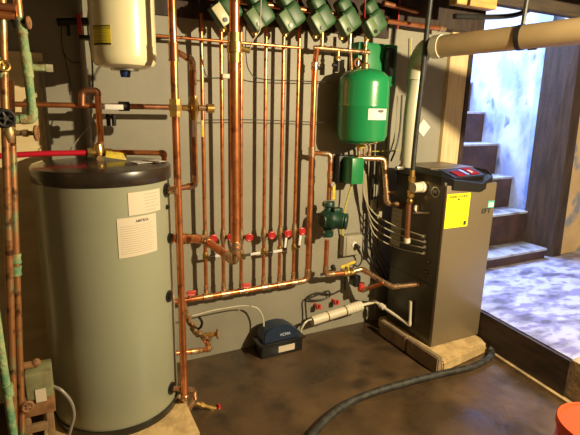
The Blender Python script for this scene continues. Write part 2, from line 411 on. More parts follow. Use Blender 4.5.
b.faces.new(b.verts); t.add('emblem', b, 'ink', s)
text_cyl(t, 'AMTROL', .008, c, r+.0035, am, zz1-.013, 'paper_white', s)

t = Thing('control_box', 'flat green control box on the wall behind the green tank', 'control box', (1.82, -.04, 1.60))
b = B(); P0, P1 = at(345, 43, -.09), at(396, 83, -.09)
x0, x1 = at(347, 60, -.09).x, at(397, 60, -.09).x
x0 = at(358, 60, -.09).x; zt9, zb9 = at(380, 43.5, -.09).z, at(380, 86, -.09).z; bx(b, x0, x1, -.09, -.001, zb9, zt9, .006); t.add('case', b, 'green_box')
b = B(); bx(b, x0+.01, x1-.008, -.096, -.091, zb9+.01, zt9-.01, .003); t.add('cover', b, 'green_box')

t = Thing('pump_relay', 'small green relay box on the wall below the green tank', 'relay box', (1.63, -.05, 1.03))
b = B(); xa, xb = 1.60, 1.655
bx(b, 1.612, 1.70, -.165, -.06, 1.035, 1.195, .005); t.add('cover', b, 'green_box')
b = B(); bx(b, 1.585, 1.72, -.06, -.001, 1.03, 1.20, .004); t.add('back_plate', b, 'black_iron')
b = B(); cyl(b, (1.66, -.10, 1.03), (1.66, -.10, 1.015), .012); t.add('connector', b, 'steel')
b = B(); cable(b, [(1.66, -.10, 1.02), (1.655, -.07, .93), (1.645, -.05, .82), (1.655, -.03, .70), (1.665, -.03, .665)], .006)
solo('yellow_cable', b, 'yellow_cable', 'yellow cable running from the small green relay box down to the outlet', 'cable')

# outlet
t = Thing('power_outlet', 'grey surface-mounted power outlet box beside the pump', 'outlet', (1.72, 0, .60))
b = B(); bx(b, 1.655, 1.80, -.055, -.001, .535, .675, .005); t.add('case', b, 'outlet_grey')
b = B(); bx(b, 1.675, 1.80, -.060, -.055, .54, .67, .003); t.add('face_plate', b, 'outlet_plate')
b = B(); cyl(b, (1.735, -.058, .612), (1.735, -.066, .612), .020); t.add('socket', b, 'paper_white')
t = Thing('power_cable', 'black power cord plugged into the wall outlet and hanging down', 'cord', (1.745, -.066, .60))
b = B(); cyl(b, (1.742, -.066, .606), (1.748, -.10, .600), .016, .011); t.add('plug', b, 'black_rubber')
pts = [V((1.748, -.10, .60)), at(357, 245, -.08), at(362, 258, -.06), at(358, 266, -.06), at(349, 264, -.05), at(345, 272, -.04), at(345, 290, -.03)]
b = B(); cable(b, pts, .0055); t.add('cord', b, 'black_rubber')

# ================================================================ BIG PIPES
# vertical pipe close to the tank, full height
A0, A1 = V((.459, -.58, 2.28)), V((.459, -.58, .155))
t = Thing('copper_pipe', 'full-height copper pipe standing right in front of the grey tank edge', 'pipe', A1)
t.run([A0, A1], .0155)
zt = at(176, 52, -.58).z
t.sleeve((.459, -.58, zt), Z, .0155, .06, 'dark_copper', 'tee')
zu = at(176, 108, -.58).z
b = B(); cyl(b, (.459, -.58, zu-.035), (.459, -.58, zu+.035), .023, n=8); cyl(b, (.459, -.58, zu-.012), (.459, -.58, zu+.012), .027, n=6); t.add('union', b, 'brass')
# bottom: pipe rises again to the port, and drain valve
zl = pL[0].z
# branch pipe B
yB = -.50
Pb = at(190.5, 58, yB); Pbl = at(197, 186, yB); xB = (Pb.x+Pbl.x)/2
t2 = Thing('copper_pipe', 'dark copper branch pipe with brass balancing valve feeding the upper tank port', 'pipe', (xB, yB, Pbl.z))
zB0 = zt-.0; zB1 = pB[0].z
t2.run([(.475, -.575, zt), (xB, yB, zt-.02), (xB, yB, zB1), pB[0]+pB[1]*.01], .0125, 'dark_copper', .03)
t2.sleeve((xB, yB, zt-.09), Z, .0125, .05, 'dark_copper'); t2.sleeve(pB[0]+pB[1]*.03, pB[1], .0125, .03)
zc = at(195, 108, yB).z
b = B(); lathe(b, [(0, -.05), (.015, -.05), (.018, -.03), (.024, -.015), (.024, .015), (.018, .03), (.015, .05), (0, .05)], (xB, yB, zc), n=10); vb = t2.add('valve_body', b, 'brass')
b = B(); cyl(b, (xB+.02, yB-.01, zc), (xB+.055, yB-.012, zc), .012, n=10); t2.add('valve_stem', b, 'bronze', vb)
b = B(); cyl(b, (xB+.055, yB-.012, zc), (xB+.085, yB-.013, zc), .019, n=14); t2.add('valve_knob', b, 'brass', vb)
b = B(); cyl(b, (xB-.02, yB-.01, zc-.005), (.485, -.56, zc), .010, n=10); t2.add('side_tube', b, 'brass', vb)
for dx, m, z_ in ((-.010, 'paper_white', -.085), (.030, 'yellow_plastic', -.085)):
    b = B(); bx(b, xB+dx-.006, xB+dx+.006, yB-.030, yB-.026, zc+z_-.035, zc+z_+.035, .001); t2.add('tag', b, m, vb)

# big vertical pipe D
DX, DY = .671, -.69; zD = .835
t = Thing('copper_pipe', 'thickest bright copper pipe, dropping from the ceiling then turning back to the tank', 'pipe', (DX, DY, zD))
backD = V((.632, -.355, zD+.012))
t.run([(DX, DY, 2.28), (DX, DY, zD), backD, pD[0]+pD[1]*.012], .0195, 'copper', .045)
t.sleeve((DX, DY, zD+.075), Z, .0195, .02)
zu = at(239, 48, DY).z
b = B(); lathe(b, [(0, -.055), (.024, -.055), (.024, -.02), (.030, -.018), (.030, .02), (.025, .022), (.025, .055), (0, .055)], (DX, DY, zu), n=14); un = t.add('union', b, 'brass')
b = B(); cyl(b, (DX+.02, DY-.005, zu), (DX+.06, DY-.01, zu-.01), .010, n=10); t.add('bleeder_valve', b, 'brass', un)
b = B(); tube(b, [(DX+.06, DY-.01, zu-.005), at(253, 40, DY), at(260, 31, DY), at(261, 0, DY)], .0025, .01, 8); t.add('bent_rod', b, 'conduit', un)
sP = backD + (pD[0]-backD)*.55
t.sleeve(sP, pD[0]-backD, .0195, .03, 'brass')

# header and end riser E
HY = -.10; HZ = .431; HR = .0165
EX = 1.366
t = Thing('copper_header', 'long horizontal copper header that turns up into a thick riser right of the loops', 'pipe', (.5, HY, HZ))
t.run([(.40, HY, HZ), (EX, HY, HZ), (EX, HY, at(315, 62, HY).z)], HR, 'copper', .05)
t.sleeve((EX, HY, at(314, 152, HY).z), Z, HR, .05, 'solder', 'tee')
t.sleeve((EX, HY, at(314, 66, HY).z), Z, HR, .03, 'solder')
RX = [at(x, 130, -.075).x for x in (203, 222, 241, 265, 282, 297)]
for x in RX: t.sleeve((x, HY, HZ), X, HR, .045, 'solder', 'tee')
RY = -.075
for px, py in ((191, 292), (246, 284.5)):
    q = at(px, py, HY-.05); b = B(); cyl(b, (q.x, HY-.005, HZ+.012), (q.x, HY-.05, q.z), .007, n=8); box(b, (q.x, HY-.055, q.z), (.052, .014, .020), None, .005); cyl(b, (q.x-.02, HY-.055, q.z-.012), (q.x+.02, HY-.055, q.z-.018), .006, n=8)
    t.add('red_tap', b, 'red_fitting')

# six risers
ords = ['leftmost of the six thin ones', 'second of the six thin ones', 'third of the six, behind the thickest pipe', 'fourth of the six thin ones', 'fifth of the six thin ones', 'rightmost of the six thin ones']
valve_px = [(212, 237), (228, 236), (247, 236), (269, 234), (287, 232), (299.5, 230)]
for i, x in enumerate(RX):
    t = Thing('heating_riser', 'slim copper riser with red handwheel valve, '+ords[i], 'pipe', (x, RY, HZ), 'thin copper risers on the wall')
    t.run([(x, RY, 1.93), (x, RY, HZ+.012)], .0105, 'copper' if i != 3 else 'copper')
    t.sleeve((x, RY, HZ+.04), Z, .0105, .03)
    zv = at(valve_px[i][0], valve_px[i][1], RY).z
    b = B(); lathe(b, [(0, -.045), (.013, -.045), (.014, -.03), (.018, -.012), (.018, .012), (.014, .03), (.013, .045), (0, .045)], (x, RY, zv), n=12); vb = t.add('valve_body', b, 'bronze')
    d = V((.72, -.69, 0)); fa = V((-.05, -1, .05)).normalized(); q = V((x, RY, zv))
    b = B(); cyl(b, q+d*.012, q+d*.042, .009, .006, n=10); cyl(b, q+d*.02, q+d*.03, .012, n=6); t.add('valve_stem', b, 'bronze', vb)
    b = B(); handwheel(b, q+d*.050, fa, .018, .0050); cyl(b, q+d*.050-fa*.004, q+d*.050+fa*.008, .012, n=10); t.add('handwheel', b, 'red_paint', vb)
    zd = zv-.105
    b = B(); lathe(b, [(0, -.022), (.013, -.022), (.016, -.01), (.016, .01), (.013, .022), (0, .022)], (x, RY, zd), n=12); cyl(b, (x, RY-.01, zd), (x+.02, RY-.03, zd-.002), .008, n=10); dv = t.add('drain_valve', b, 'brass')
    b = B()
    if i in (0, 2, 3):
        cyl(b, (x+.018, RY-.03, zd), (x+.045, RY-.032, zd+.002), .008, n=8); t.add('lever_hub', b, 'black_iron', dv)
        b = B(); box(b, (x+.075, RY-.034, zd+.004), (.060, .006, .016), M.Rotation(R(-2), 3, 'Y'), .002); t.add('lever', b, 'paper_white', dv)
    elif i in (4, 5):
        cyl(b, (x+.014, RY-.02, zd), (x+.020, RY-.032, zd+.012), .008, n=8); t.add('lever_hub', b, 'black_iron', dv)
        b = B(); box(b, (x+.022, RY-.034, zd+.050), (.015, .006, .062), M.Rotation(R(6), 3, 'Y'), .002); t.add('lever', b, 'paper_white', dv)
    else: b.free()
# thin horizontal pipe in front of risers
hz = at(220, 41, -.13).z
t = Thing('copper_pipe', 'thin copper pipe running level across the risers just below the zone valves', 'pipe', (.55, -.13, hz))
t.run([(.33, -.13, hz), (at(300, 47, -.13).x, -.13, hz)], .0075)
# short clips with thermostat wire
b = B()
for z_ in (at(225, 76, -.09).z,):
    pts = [at(199, 0, -.085), at(200, 40, -.085), at(203, 65, -.085), at(208, 77, -.085), at(222, 78, -.085)]
    cable(b, pts, .0028)
solo('sensor_cable', b, 'black_rubber', 'thin black cable curving down between the two leftmost risers', 'cable')
b = B(); cable(b, [at(246, 20, -.085), at(246, 55, -.085), at(250, 72, -.085), at(262, 79, -.085), at(300, 81, -.085), at(330, 82, -.05)], .0028)
solo('sensor_cable', b, 'black_rubber', 'thin black cable crossing behind the right-hand risers below the zone valves', 'cable')
b = B(); q = at(224.5, 76, -.13); bx(b, q.x-.012, q.x+.038, -.135, -.118, q.z-.012, q.z+.012, .004); solo('pipe_clip', b, 'pvc_white', 'small white clip strapped to the second riser from the left', 'clip')
b = B(); cable(b, [at(205, 120, -.085), at(260, 120, -.085), at(330, 123, -.06)], .0025); solo('sensor_cable', b, 'black_rubber', 'thin dark cable stretched level across the risers at mid height', 'cable')

# ================================================================ ZONE VALVES
def rotY(a): return M.Rotation(a, 3, 'Y')
vpos = [(221.5, 14.5), (255.5, 19), (287.5, 20.5), (319, 23), (346, 25), (373, 27)]
vlab = ['zone valve with a brightly lit cream face, leftmost of the row', 'green zone valve just right of the thickest copper pipe, behind the bent rod', 'green zone valve above the fourth and fifth risers', 'green zone valve above the top of the thick right-hand riser', 'green zone valve above the left side of the green tank', 'green zone valve above the right side of the green tank, last of the row']
proto = None
for i, (px, py) in enumerate(vpos):
    q = at(px, py, -.24)
    if i < 2:
        t = Thing('zone_valve', vlab[i], 'zone valve', q, 'zone valves under the ceiling')
        # axes: long side of the face leans down to the right
        a = R(52); L = V((math.cos(a), 0, -math.sin(a))); W = V((math.sin(a), 0, math.cos(a))); D = V((0, 1, 0))
        rm = M((L, W, D)).transposed()
        b = B(); box(b, q+D*.030, (.104, .056, .060), rm, .005); hd = t.add('power_head', b, 'valve_green')
        b = B(); box(b, q-D*.001, (.098, .050, .004), rm, .0015); fc = t.add('face_plate', b, 'valve_pale' if i == 0 else 'valve_face')  # first face paler: direct lamp light put into its colour
        o2 = q+L*.028-D*.004
        b = B(); cyl(b, o2+D*.001, o2-D*.005, .011, n=18); t.add('knob', b, 'black_plastic', fc)
        b = B(); box(b, q+D*.058+W*.070+L*.004, (.118, .092, .085), rm, .022, 3); box(b, q+D*.075+W*.085+L*(-.075), (.075, .080, .075), rm, .018, 3); t.add('housing', b, 'valve_green')
        b = B(); box(b, q+D*.026+W*.034, (.108, .006, .006), rm, .002); t.add('cover_seam', b, 'valve_face')  # pale strip paints the highlight along the housing edge
        b = B(); o3 = q+D*.115+V((.045, 0, .015)); cyl(b, o3+V((0, 0, .04)), o3+V((0, 0, -.075)), .013, n=12); cyl(b, o3+V((0, 0, -.045)), o3+V((0, 0, -.065)), .018, n=6); cyl(b, o3+V((-.03, 0, -.02)), o3+V((.03, 0, -.02)), .016, n=12); t.add('valve_body', b, 'brass')
        proto = t
    else:
        o = dup(proto.o); o.location = q; o['label'] = vlab[i]
# supply header running behind the zone valves and on to the right
t = Thing('copper_header', 'upper copper header behind the zone valves, reaching right past the green tank', 'pipe', (1.0, -.10, 1.96))
qa = at(386, 23, -.12); qb = at(444, 29, -.12)
t.run([(.55, -.12, qb.z+.015), (qb.x, -.12, qb.z)], .0145)
t.sleeve((qb.x-.02, -.12, qb.z), X, .0145, .04, 'solder')
q3 = at(400, 26, -.13)
b = B(); cyl(b, (q3.x, -.11, qb.z-.03), (q3.x, -.11, qb.z+.15), .004); t.add('hanger', b, 'red_paint')
b = B(); tube(b, [at(383, 3, -.10), at(417, 12, -.10)], .016); solo('copper_pipe', b, 'dark_copper', 'short dull copper pipe just above the right end of the long upper header', 'pipe')
# red wires going up between the valves
for px, lab in ((296.5, 'thin red-brown control wire rising between the middle zone valves'), (364.5, 'red control wire rising between the last two zone valves')):
    b = B(); cable(b, [at(px, 22, -.20), at(px+.5, 10, -.19), at(px+1, -6, -.19)], .003); solo('control_wire', b, 'red_paint', lab, 'wire')

# dark iron pipework and bar just under them (top left)
t = Thing('iron_pipe', 'black iron pipe running level behind the cream tank to the left wall', 'pipe', (.1, -.09, 1.74))
t.run([at(57, 22, -.09), at(92, 21, -.09), at(120, 18, -.09)], .016, 'black_iron', elbows=False)
b = B(); tube(b, [at(68, 22, -.09), at(69, 36, -.09)], .008); t.add('drip_leg', b, 'black_iron')
b = B(); q = at(79, 22, -.11); box(b, (q.x, -.115, at(79, 24, -.11).z), (.018, .012, .085), None, .003); solo('pipe_clamp', b, 'red_paint', 'red clamp strapped round the black iron pipe', 'clamp')
t = Thing('iron_pipe', 'thinner black iron pipe passing level behind the yellow-stickered tank', 'pipe', (.15, -.06, 1.70))
t.run([at(79, 37, -.06), at(170, 37, -.06)], .009, 'black_iron', elbows=False)
# grey vertical conduit and cables on left wall part
b = B(); x_ = at(83, 60, -.03).x; cyl(b, (x_, -.03, 1.0), (x_, -.03, 2.28), .014); solo('conduit', b, 'conduit', 'grey vertical conduit on the wall left of the cream tank', 'conduit')
b = B(); x_ = at(46, 120, -.03).x; cyl(b, (x_, -.032, .001), (x_, -.032, 1.66), .011); solo('conduit', b, 'conduit', 'brown vertical conduit beside the pale board on the left', 'conduit')
b = B(); cable(b, [at(89, 0, -.04), at(88, 30, -.04), at(92, 60, -.04), at(93, 100, -.04)], .004); solo('wall_cable', b, 'black_rubber', 'black cable hanging down the wall just left of the cream tank', 'cable')
b = B(); cable(b, [at(61, 20, -.01), at(63, 50, -.01), at(72, 62, -.01), at(80, 62, -.01)], .002); cable(b, [at(63, 50, -.01), at(70, 80, -.01), at(72, 95, -.01)], .002); solo('thin_wire', b, 'ink', 'thin loose wire stapled crookedly on the wall under the black iron pipe', 'wire')
b = B(); cable(b, [at(93, 112, -.2), at(90, 125, -.2), at(80, 137, -.2), at(70, 150, -.2)], .002); solo('thin_wire', b, 'wire_grey', 'thin pale wire curving from the level copper pipe to the red hose', 'wire')

# ================================================================ LEFT-TO-RIGHT COLD LINE
LY = -.25; lz = 1.475
t = Thing('copper_pipe', 'copper pipe running level above the grey tank, black-sleeved on its right half', 'pipe', (.2, LY, lz))
t.run([(-.16, LY, lz), (.28, LY, lz)], .0115)
q1 = V((.459, -.56, lz))
b = B(); tube(b, [(.26, LY, lz), (.52, LY, lz), (.70, LY, lz)], .0125, .02); t.add('sleeve', b, 'dark_copper')
b = B(); cyl(b, (.285, LY, lz), (.33, LY, lz), .021, n=16); t.add('coupling', b, 'black_iron')
q = at(112, 107, LY-.02); b = B(); box(b, (q.x-.005, LY-.021, q.z), (.105, .004, .022), None, .001); tg = t.add('tag', b, 'paper_white')
text_on(t, 'NAVIEN', .012, (q.x-.005, LY-.0236, q.z), X, Z, parent=tg) if False else None
# vertical branch down to the mixing valve
vx = at(98, 110, LY).x; zr = at(98, 155, -.30).z
t.run([(vx, LY-.03, lz+.055), (vx, LY-.03, 1.29)], .0135, 'copper')
b = B(); tube(b, [(vx, LY-.03, lz+.04), (vx, LY-.03, lz+.062), (vx-.06, LY-.02, lz+.062), (vx-.065, LY-.02, lz)], .015, .02); t.add('return_bend', b, 'dark_copper')
# drain stubs
for dx, nm in ((.022, ''), (.045, '')):
    q = at(104+dx*200, 123, LY); b = B(); cyl(b, (vx+.015+dx, LY-.03, lz-.045), (vx+.015+dx, LY-.03, lz-.085), .009); ball(b, (vx+.015+dx, LY-.03, lz-.045), .012); t.add('stub_valve', b, 'black_iron')

# mixing valve + red hose + elbow into the lid
my = -.36; mz = 1.283
t = Thing('mixing_valve', 'brass mixing valve with a yellow tag sitting over the black lid', 'valve', (vx, my, mz))
mx = at(99, 153, my).x
b = B(); lathe(b, [(0, -.03), (.016, -.03), (.020, -.012), (.022, 0), (.020, .014), (.016, .035), (0, .035)], (mx, my, mz), n=14); cyl(b, (mx-.045, my, mz), (mx+.05, my, mz), .0165, n=12); cyl(b, (mx-.045, my, mz), (mx-.030, my, mz), .021, n=6); t.add('body', b, 'brass')
b = B(); tube(b, [(vx, LY-.03, 1.315), (mx, my, 1.31), (mx, my, 1.28)], .014, .02); t.add('inlet', b, 'copper')
b = B(); cyl(b, (mx, my-.01, mz-.02), (mx, my-.045, mz-.022), .014); t.add('adjuster', b, 'bronze')
b = B(); box(b, (mx+.065, my-.03, mz-.012), (.085, .006, .032), M.Rotation(R(10), 3, 'Y') @ M.Rotation(R(-30), 3, 'X'), .002); t.add('tag', b, 'yellow_plastic')
b = B(); tube(b, [at(-8, 156.5, my), (-.06, my, mz), (mx-.045, my, mz)], .0115, .05); solo('red_hose', b, 'red_hose', 'bright red pipe entering the brass mixing valve from the left, over the black lid', 'hose')
t = Thing('copper_pipe', 'short copper pipe from the brass mixing valve elbowing down into the right of the lid', 'pipe', (.42, my, 1.25))
ex = at(164, 156, -.40).x
t.run([(mx+.05, my, mz), (ex, -.40, mz-.005), (ex, -.40, 1.246)], .0115, 'copper', .025, 'dark_copper')
b = B(); a = M.Rotation(R(20), 3, 'Z'); box(b, (.36, -.47, 1.2520), (.13, .07, .0015), a @ M.Rotation(R(2), 3, 'X'), 0); solo('paper_sheet', b, 'paper_white', 'loose white paper lying on the black tank lid', 'paper')

# ================================================================ LEFT MANIFOLD (near camera)
MY = -.78
def L(x, y): return at(x, y, MY)
t = Thing('copper_pipe', 'green-crusted copper pipe at the upper left, elbowing toward the old valve', 'pipe', L(28, 118))
gx = L(25, 60).x; gz = L(28, 119).z
t.run([(gx-.004, MY, 2.28), (gx-.004, MY, L(22, 20).z)], .0125, 'stained_copper')
t.run([(gx, MY, L(22, 22).z), (gx+.004, MY, L(25, 65).z), (gx+.006, MY, gz), (L(8, 120).x, MY, gz-.003)], .0135, 'patina', .025, 'patina')
b = B(); cyl(b, (gx+.01, MY, L(40, 68).z), (L(50, 68).x, MY, L(50, 68).z), .011); t.add('side_stub', b, 'patina')
b = B(); q = L(46, 68); cyl(b, q, q+V((.02, 0, 0)), .013, n=6); t.add('stub_cap', b, 'wire_grey')
t.sleeve((gx, MY, L(22, 26).z), Z, .0125, .04, 'patina', 'coupling')

t = Thing('copper_pipe', 'stained copper pipe along the left edge, nearest to the grey tank', 'pipe', L(24, 420))
px0 = L(13, 150).x
ya_ = MY+.05; pa_, pb_ = at(10.5, 100, ya_), at(22, 432, ya_); t.run([pa_+(pa_-pb_)*.05, pb_+(pb_-pa_)*.12], .0125, 'stained_copper')
for yy in (246, 258): q = pa_+(pb_-pa_)*((yy-100)/332); t.sleeve(q, pb_-pa_, .0125, .025, 'patina')
t = Thing('copper_pipe', 'reddish stained copper pipe along the left edge, second from the grey tank', 'pipe', L(8, 420))
pa_, pb_ = L(3.5, 60), L(14, 432); t.run([pa_+(pa_-pb_)*.3, pb_+(pb_-pa_)*.12], .0125, 'stained_copper')
t = Thing('copper_pipe', 'green-crusted vertical pipe in the lower left corner of the view', 'pipe', at(6, 400, -.95))
xx = at(10, 400, -.95).x
t.run([(xx-.01, -.95, 1.02), (xx+.002, -.95, .02)], .0125, 'patina')
t.sleeve((xx-.002, -.95, at(9, 390, -.95).z), Z, .0125, .03, 'patina')
# horizontal stubs at upper left
for py, lab in ((9, 'upper one of two copper stubs entering at the top left edge'), (17, 'lower one of two copper stubs entering at the top left edge')):
    b = B(); q = L(15, py); tube(b, [(q.x-.25, MY-.02, q.z+.0), (q.x, MY-.02, q.z)], .011); solo('copper_stub', b, 'dark_copper' if py == 9 else 'copper', lab, 'pipe')
# old gate valves
def gate(px, py, rr, m, mh, lab, ax_=(1, -.2, 0), wheel=.018, stub=.03, off=.045):
    q = L(px, py); t = Thing('gate_valve', lab, 'valve', q); ax_ = V(ax_).normalized()
    b = B(); lathe(b, [(0, -stub), (rr*.8, -stub), (rr, -stub*.5), (rr*1.25, 0), (rr, stub*.5), (rr*.8, stub), (0, stub)], q, (0, 0, 1), 14); t.add('body', b, m)
    b = B(); cyl(b, q, q+ax_*off, rr*.7, rr*.45, 10); cyl(b, q+ax_*off*.5, q+ax_*off*.7, rr*.85, n=6); t.add('bonnet', b, m)
    b = B(); handwheel(b, q+ax_*off, ax_, wheel, .004); t.add('handwheel', b, mh)
gate(9, 133, .015, 'bronze', 'rusty', 'old bronze gate valve with dark red wheel under the green-crusted elbow', wheel=.020, off=.078)
gate(3, 118, .020, 'black_iron', 'black_iron', 'blackened old valve on the left edge beside the green-crusted elbow', wheel=.024, off=.03, ax_=(.3, -1, 0))
gate(1.5, 68, .014, 'patina', 'brass', 'corroded brass valve at the left edge high up', wheel=.014, off=.03, ax_=(.3, -1, .2))
gate(16, 22, .013, 'black_iron', 'rusty', 'small dark valve on the upper left green-crusted pipe', wheel=.014, off=.035, ax_=(1, -.3, 0), stub=.02)

# old gas control at lower left
t = Thing('gas_valve', 'grimy green-grey control unit with paper tag at the lower left', 'control unit', at(38, 400, -.72))
def Q(x, y, Y=-.72): return at(x, y, Y)
b = B(); p, q = Q(24, 376), Q(54, 396); bx(b, p.x, q.x, -.72, -.62, q.z, p.z, .006); t.add('body', b, 'old_cabinet')
b = B(); p, q = Q(35, 390), Q(47, 400); bx(b, p.x, q.x, -.724, -.721, q.z, p.z, .0); t.add('tag', b, 'paper')
b = B(); p, q = Q(22, 397), Q(56, 412); bx(b, p.x, q.x, -.715, -.63, q.z, p.z-.006, .003); t.add('lower_body', b, 'rusty')
b = B(); q = Q(32, 371); cyl(b, (q.x-.06, -.67, q.z), (q.x+.015, -.67, q.z), .014); ball(b, (q.x+.012, -.67, q.z+.004), .017); t.add('gas_stub', b, 'rusty')
b = B(); q = Q(28, 403); handwheel(b, (q.x, -.745, q.z), (.2, -1, .2), .017, .004); cyl(b, (q.x, -.745, q.z), (q.x, -.70, q.z), .007); t.add('knob', b, 'rusty')
b = B(); p = Q(53, 389); pts = [p+V((0, .02, 0)), Q(62, 391), Q(71, 402), Q(74, 415), Q(71, 428), Q(66, 445)]; cable(b, pts, .0065); solo('flexible_tube', b, 'conduit', 'tan flexible tube looping out of the grimy control unit past the grey tank', 'tube')
t = Thing('wooden_crate', 'rough brown wooden frame under the grimy control unit', 'frame', Q(40, 430))
p, q = Q(22, 412), Q(56, 445)
b = B(); bx(b, p.x, q.x, -.71, -.63, p.z-.035, p.z-.008, .002); t.add('rail', b, 'old_wood')
for xx in (p.x+.01, q.x-.01):
    b = B(); bx(b, xx-.012, xx+.012, -.71, -.65, .0, p.z-.036, .002); t.add('leg', b, 'old_wood')
b = B(); bx(b, p.x-.02, q.x-.02, -.72, -.70, p.z-.10, p.z-.07, .002); t.add('brace', b, 'old_wood')

# ================================================================ LOWER TANK PIPES
# upper one: from header end down and back to tank at py 353
ly = -.36
t = Thing('copper_pipe', 'blotchy copper pipe with ball valve looping from the header back to the tank, halfway down', 'pipe', at(205, 345, ly))
c0 = at(186, 303, -.16); c1 = at(189, 322, -.22); c2 = at(193, 332, -.27); c3 = at(205, 345, ly)
pz = at(205, 348, ly)
pp = [V((c0.x, -.12, HZ-.01)), c1, at(204, 340, -.36), at(203, 351, -.40), at(176, 353, -.42)]
t.run([pp[0], c1, at(206, 341, -.36)], .0125, 'solder', .02)
t.run([at(206, 341, -.36), at(210, 349, -.37), at(196, 351, -.40), at(172, 353.5, -.42)], .0125, 'copper', .02)
b = B(); q = at(196, 331, -.29); d = (at(206, 341, -.36)-c1).normalized(); cyl(b, q-d*.03, q+d*.03, .019, n=10); ball(b, q, .022); vb = t.add('ball_valve', b, 'bronze')
b = B(); q2 = at(201, 327, -.32); cyl(b, q, q2, .006); cable(b, [q2, at(202, 322, -.33), at(199, 317, -.33)], .007, 8); t.add('lever', b, 'black_iron', vb)
q = at(204, 335, -.36); q2 = at(216, 334, -.39)
b = B(); cyl(b, q, q2, .011, n=12); cyl(b, q+(q2-q)*.55, q+(q2-q)*.75, .014, n=6); cyl(b, q+(q2-q)*.5, q+(q2-q)*.5+V((0, 0, -.035)), .008); dv = t.add('drain_cock', b, 'brass')
b = B(); handwheel(b, q2+(q2-q).normalized()*.008, (1, -.25, 0), .020, .004); t.add('handwheel', b, 'rusty', dv)
b = B(); cable(b, [at(192, 316, -.2), at(215, 310, -.15), at(240, 306, -.10), at(249, 306, -.08)], .0035); b2 = solo('plastic_tube', b, 'clear_tube', 'pale clear plastic tube running from the looping copper pipe toward the condensate pump', 'tube')
# low port with drain
t = Thing('copper_pipe', 'short copper drain pipe with red-wheel tap at the foot of the grey tank', 'pipe', at(190, 400, -.54))
o, d = pL
q1 = at(196.5, 391, -.50); q2 = at(190, 408, -.56)
q0 = o+d*.004
t.run([q0, at(194, 390, -.475), at(195, 401, -.50), at(187, 411, -.56), V((.459, -.58, .165))], .012, 'solder', .018)
q = at(194, 403, -.50); e = at(216, 409, -.50)
b = B(); cyl(b, q, e, .011, n=12); dd = (e-q).normalized(); cyl(b, q+dd*.035, q+dd*.055, .016, n=6); cyl(b, e-dd*.03, e-dd*.03+V((0, -.005, -.032)), .010); dv = t.add('drain_cock', b, 'brass')
b = B(); handwheel(b, e+dd*.006, dd, .022, .0045); t.add('handwheel', b, 'red_paint', dv)
b = B(); ball(b, (.459, -.58, .160), .020); t.add('end_cap', b, 'solder')

# ================================================================ MANIFOLD ABOVE GREEN TANK
t = Thing('copper_manifold', 'short copper manifold with tees and air vent feeding the green tank', 'pipe', at(345, 50, -.12))
my2 = -.12
zM = at(330, 49, my2).z; xe = at(369, 52, my2).x
t.run([(at(314, 48, my2).x, my2, zM), (xe, my2, zM)], .0125, 'solder')
t.run([(EX, -.10, at(315, 64, HY).z), (EX, my2, zM)], .0150, 'copper')
for px in (322, 333, 350, 366): t.sleeve((at(px, 49, my2).x, my2, zM), X, .0125, .03, 'solder', 'tee')
for px, z1_, m in ((322, 1.93, 'brass'), (350, 1.90, 'solder'), (366, 1.88, 'solder')):
    xq = at(px, 40, my2).x; b = B(); cyl(b, (xq, my2, zM), (xq, my2, z1_), .011); t.add('upright', b, m)
xq = at(338, 60, my2).x
b = B(); cyl(b, (xq, my2, zM), (xq, my2, zM-.06), .010); cyl(b, (xq, my2, zM-.035), (xq, my2, zM-.05), .014, n=6); t.add('stub', b, 'brass')
b = B(); cyl(b, (xq, my2, zM-.06), (xq, my2, zM-.12), .016); cyl(b, (xq-.035, my2, zM-.085), (xq, my2, zM-.085), .010); t.add('air_vent', b, 'black_iron')
for px in (350, 366):
    xq = at(px, 60, my2).x; b = B(); cyl(b, (xq, my2, zM), (xq, my2-.02 if px == 350 else my2, 1.70), .010); t.add('downpipe', b, 'solder')
b = B(); q = at(358, 63, -.15); torus(b, q, (0, 1, 0), .022, .006); t.add('gauge_ring', b, 'copper')

# ================================================================ CIRCULATOR PUMP LINE
PY = -.14
xP = at(328, 215, PY).x; 
t = Thing('copper_pipe', 'copper pipe looping off the thick riser into the top of the green pump', 'pipe', at(329, 160, PY))
zt = at(314, 153, HY).z
t.run([(EX+.01, HY, zt), (xP, PY, zt-.004), (xP, PY, at(328, 200, PY).z)], .0135, 'copper', .035)
t.sleeve((xP, PY, at(328, 175, PY).z), Z, .0135, .03); 
b = B(); q = at(333.5, 192, PY-.03); bx(b, q.x-.008, q.x+.012, q.y-.002, q.y+.002, q.z-.045, q.z+.045, .001); t.add('tag', b, 'yellow_plastic')
b = B(); q = at(332, 184, PY-.03); cyl(b, (xP, PY, q.z), q, .007); cyl(b, q, q+V((.0, -.012, 0)), .014); t.add('gauge', b, 'steel')
zP = at(329, 219, PY).z
t = Thing('circulator_pump', 'dark green cast-iron circulator pump with a spoked guard', 'pump', (xP, PY, zP))
_n0 = len(t.o.children)
b = B(); lathe(b, [(0, -.085), (.026, -.085), (.030, -.078), (.030, -.064), (.018, -.058), (.020, -.045), (.040, -.028), (.046, 0), (.040, .028), (.020, .045), (.018, .058), (.030, .064), (.030, .078), (.026, .085), (0, .085)], (xP, PY, zP), n=24)
cyl(b, (xP-.035, PY, zP), (xP, PY, zP), .034, .042, 18); vb = t.add('volute', b, 'pump_green')
dm = V((.75, -.66, -.05)).normalized(); o = V((xP, PY, zP))
b = B(); lathe(b, [(0, .0), (.045, .0), (.050, .02), (.046, .035), (.040, .045), (.040, .075), (.034, .082), (0, .082)], o, dm, 28); mo = t.add('motor', b, 'pump_green')
b = B(); torus(b, o+dm*.088, dm, .034, .006, 24); 
u_, v_ = orth(dm)
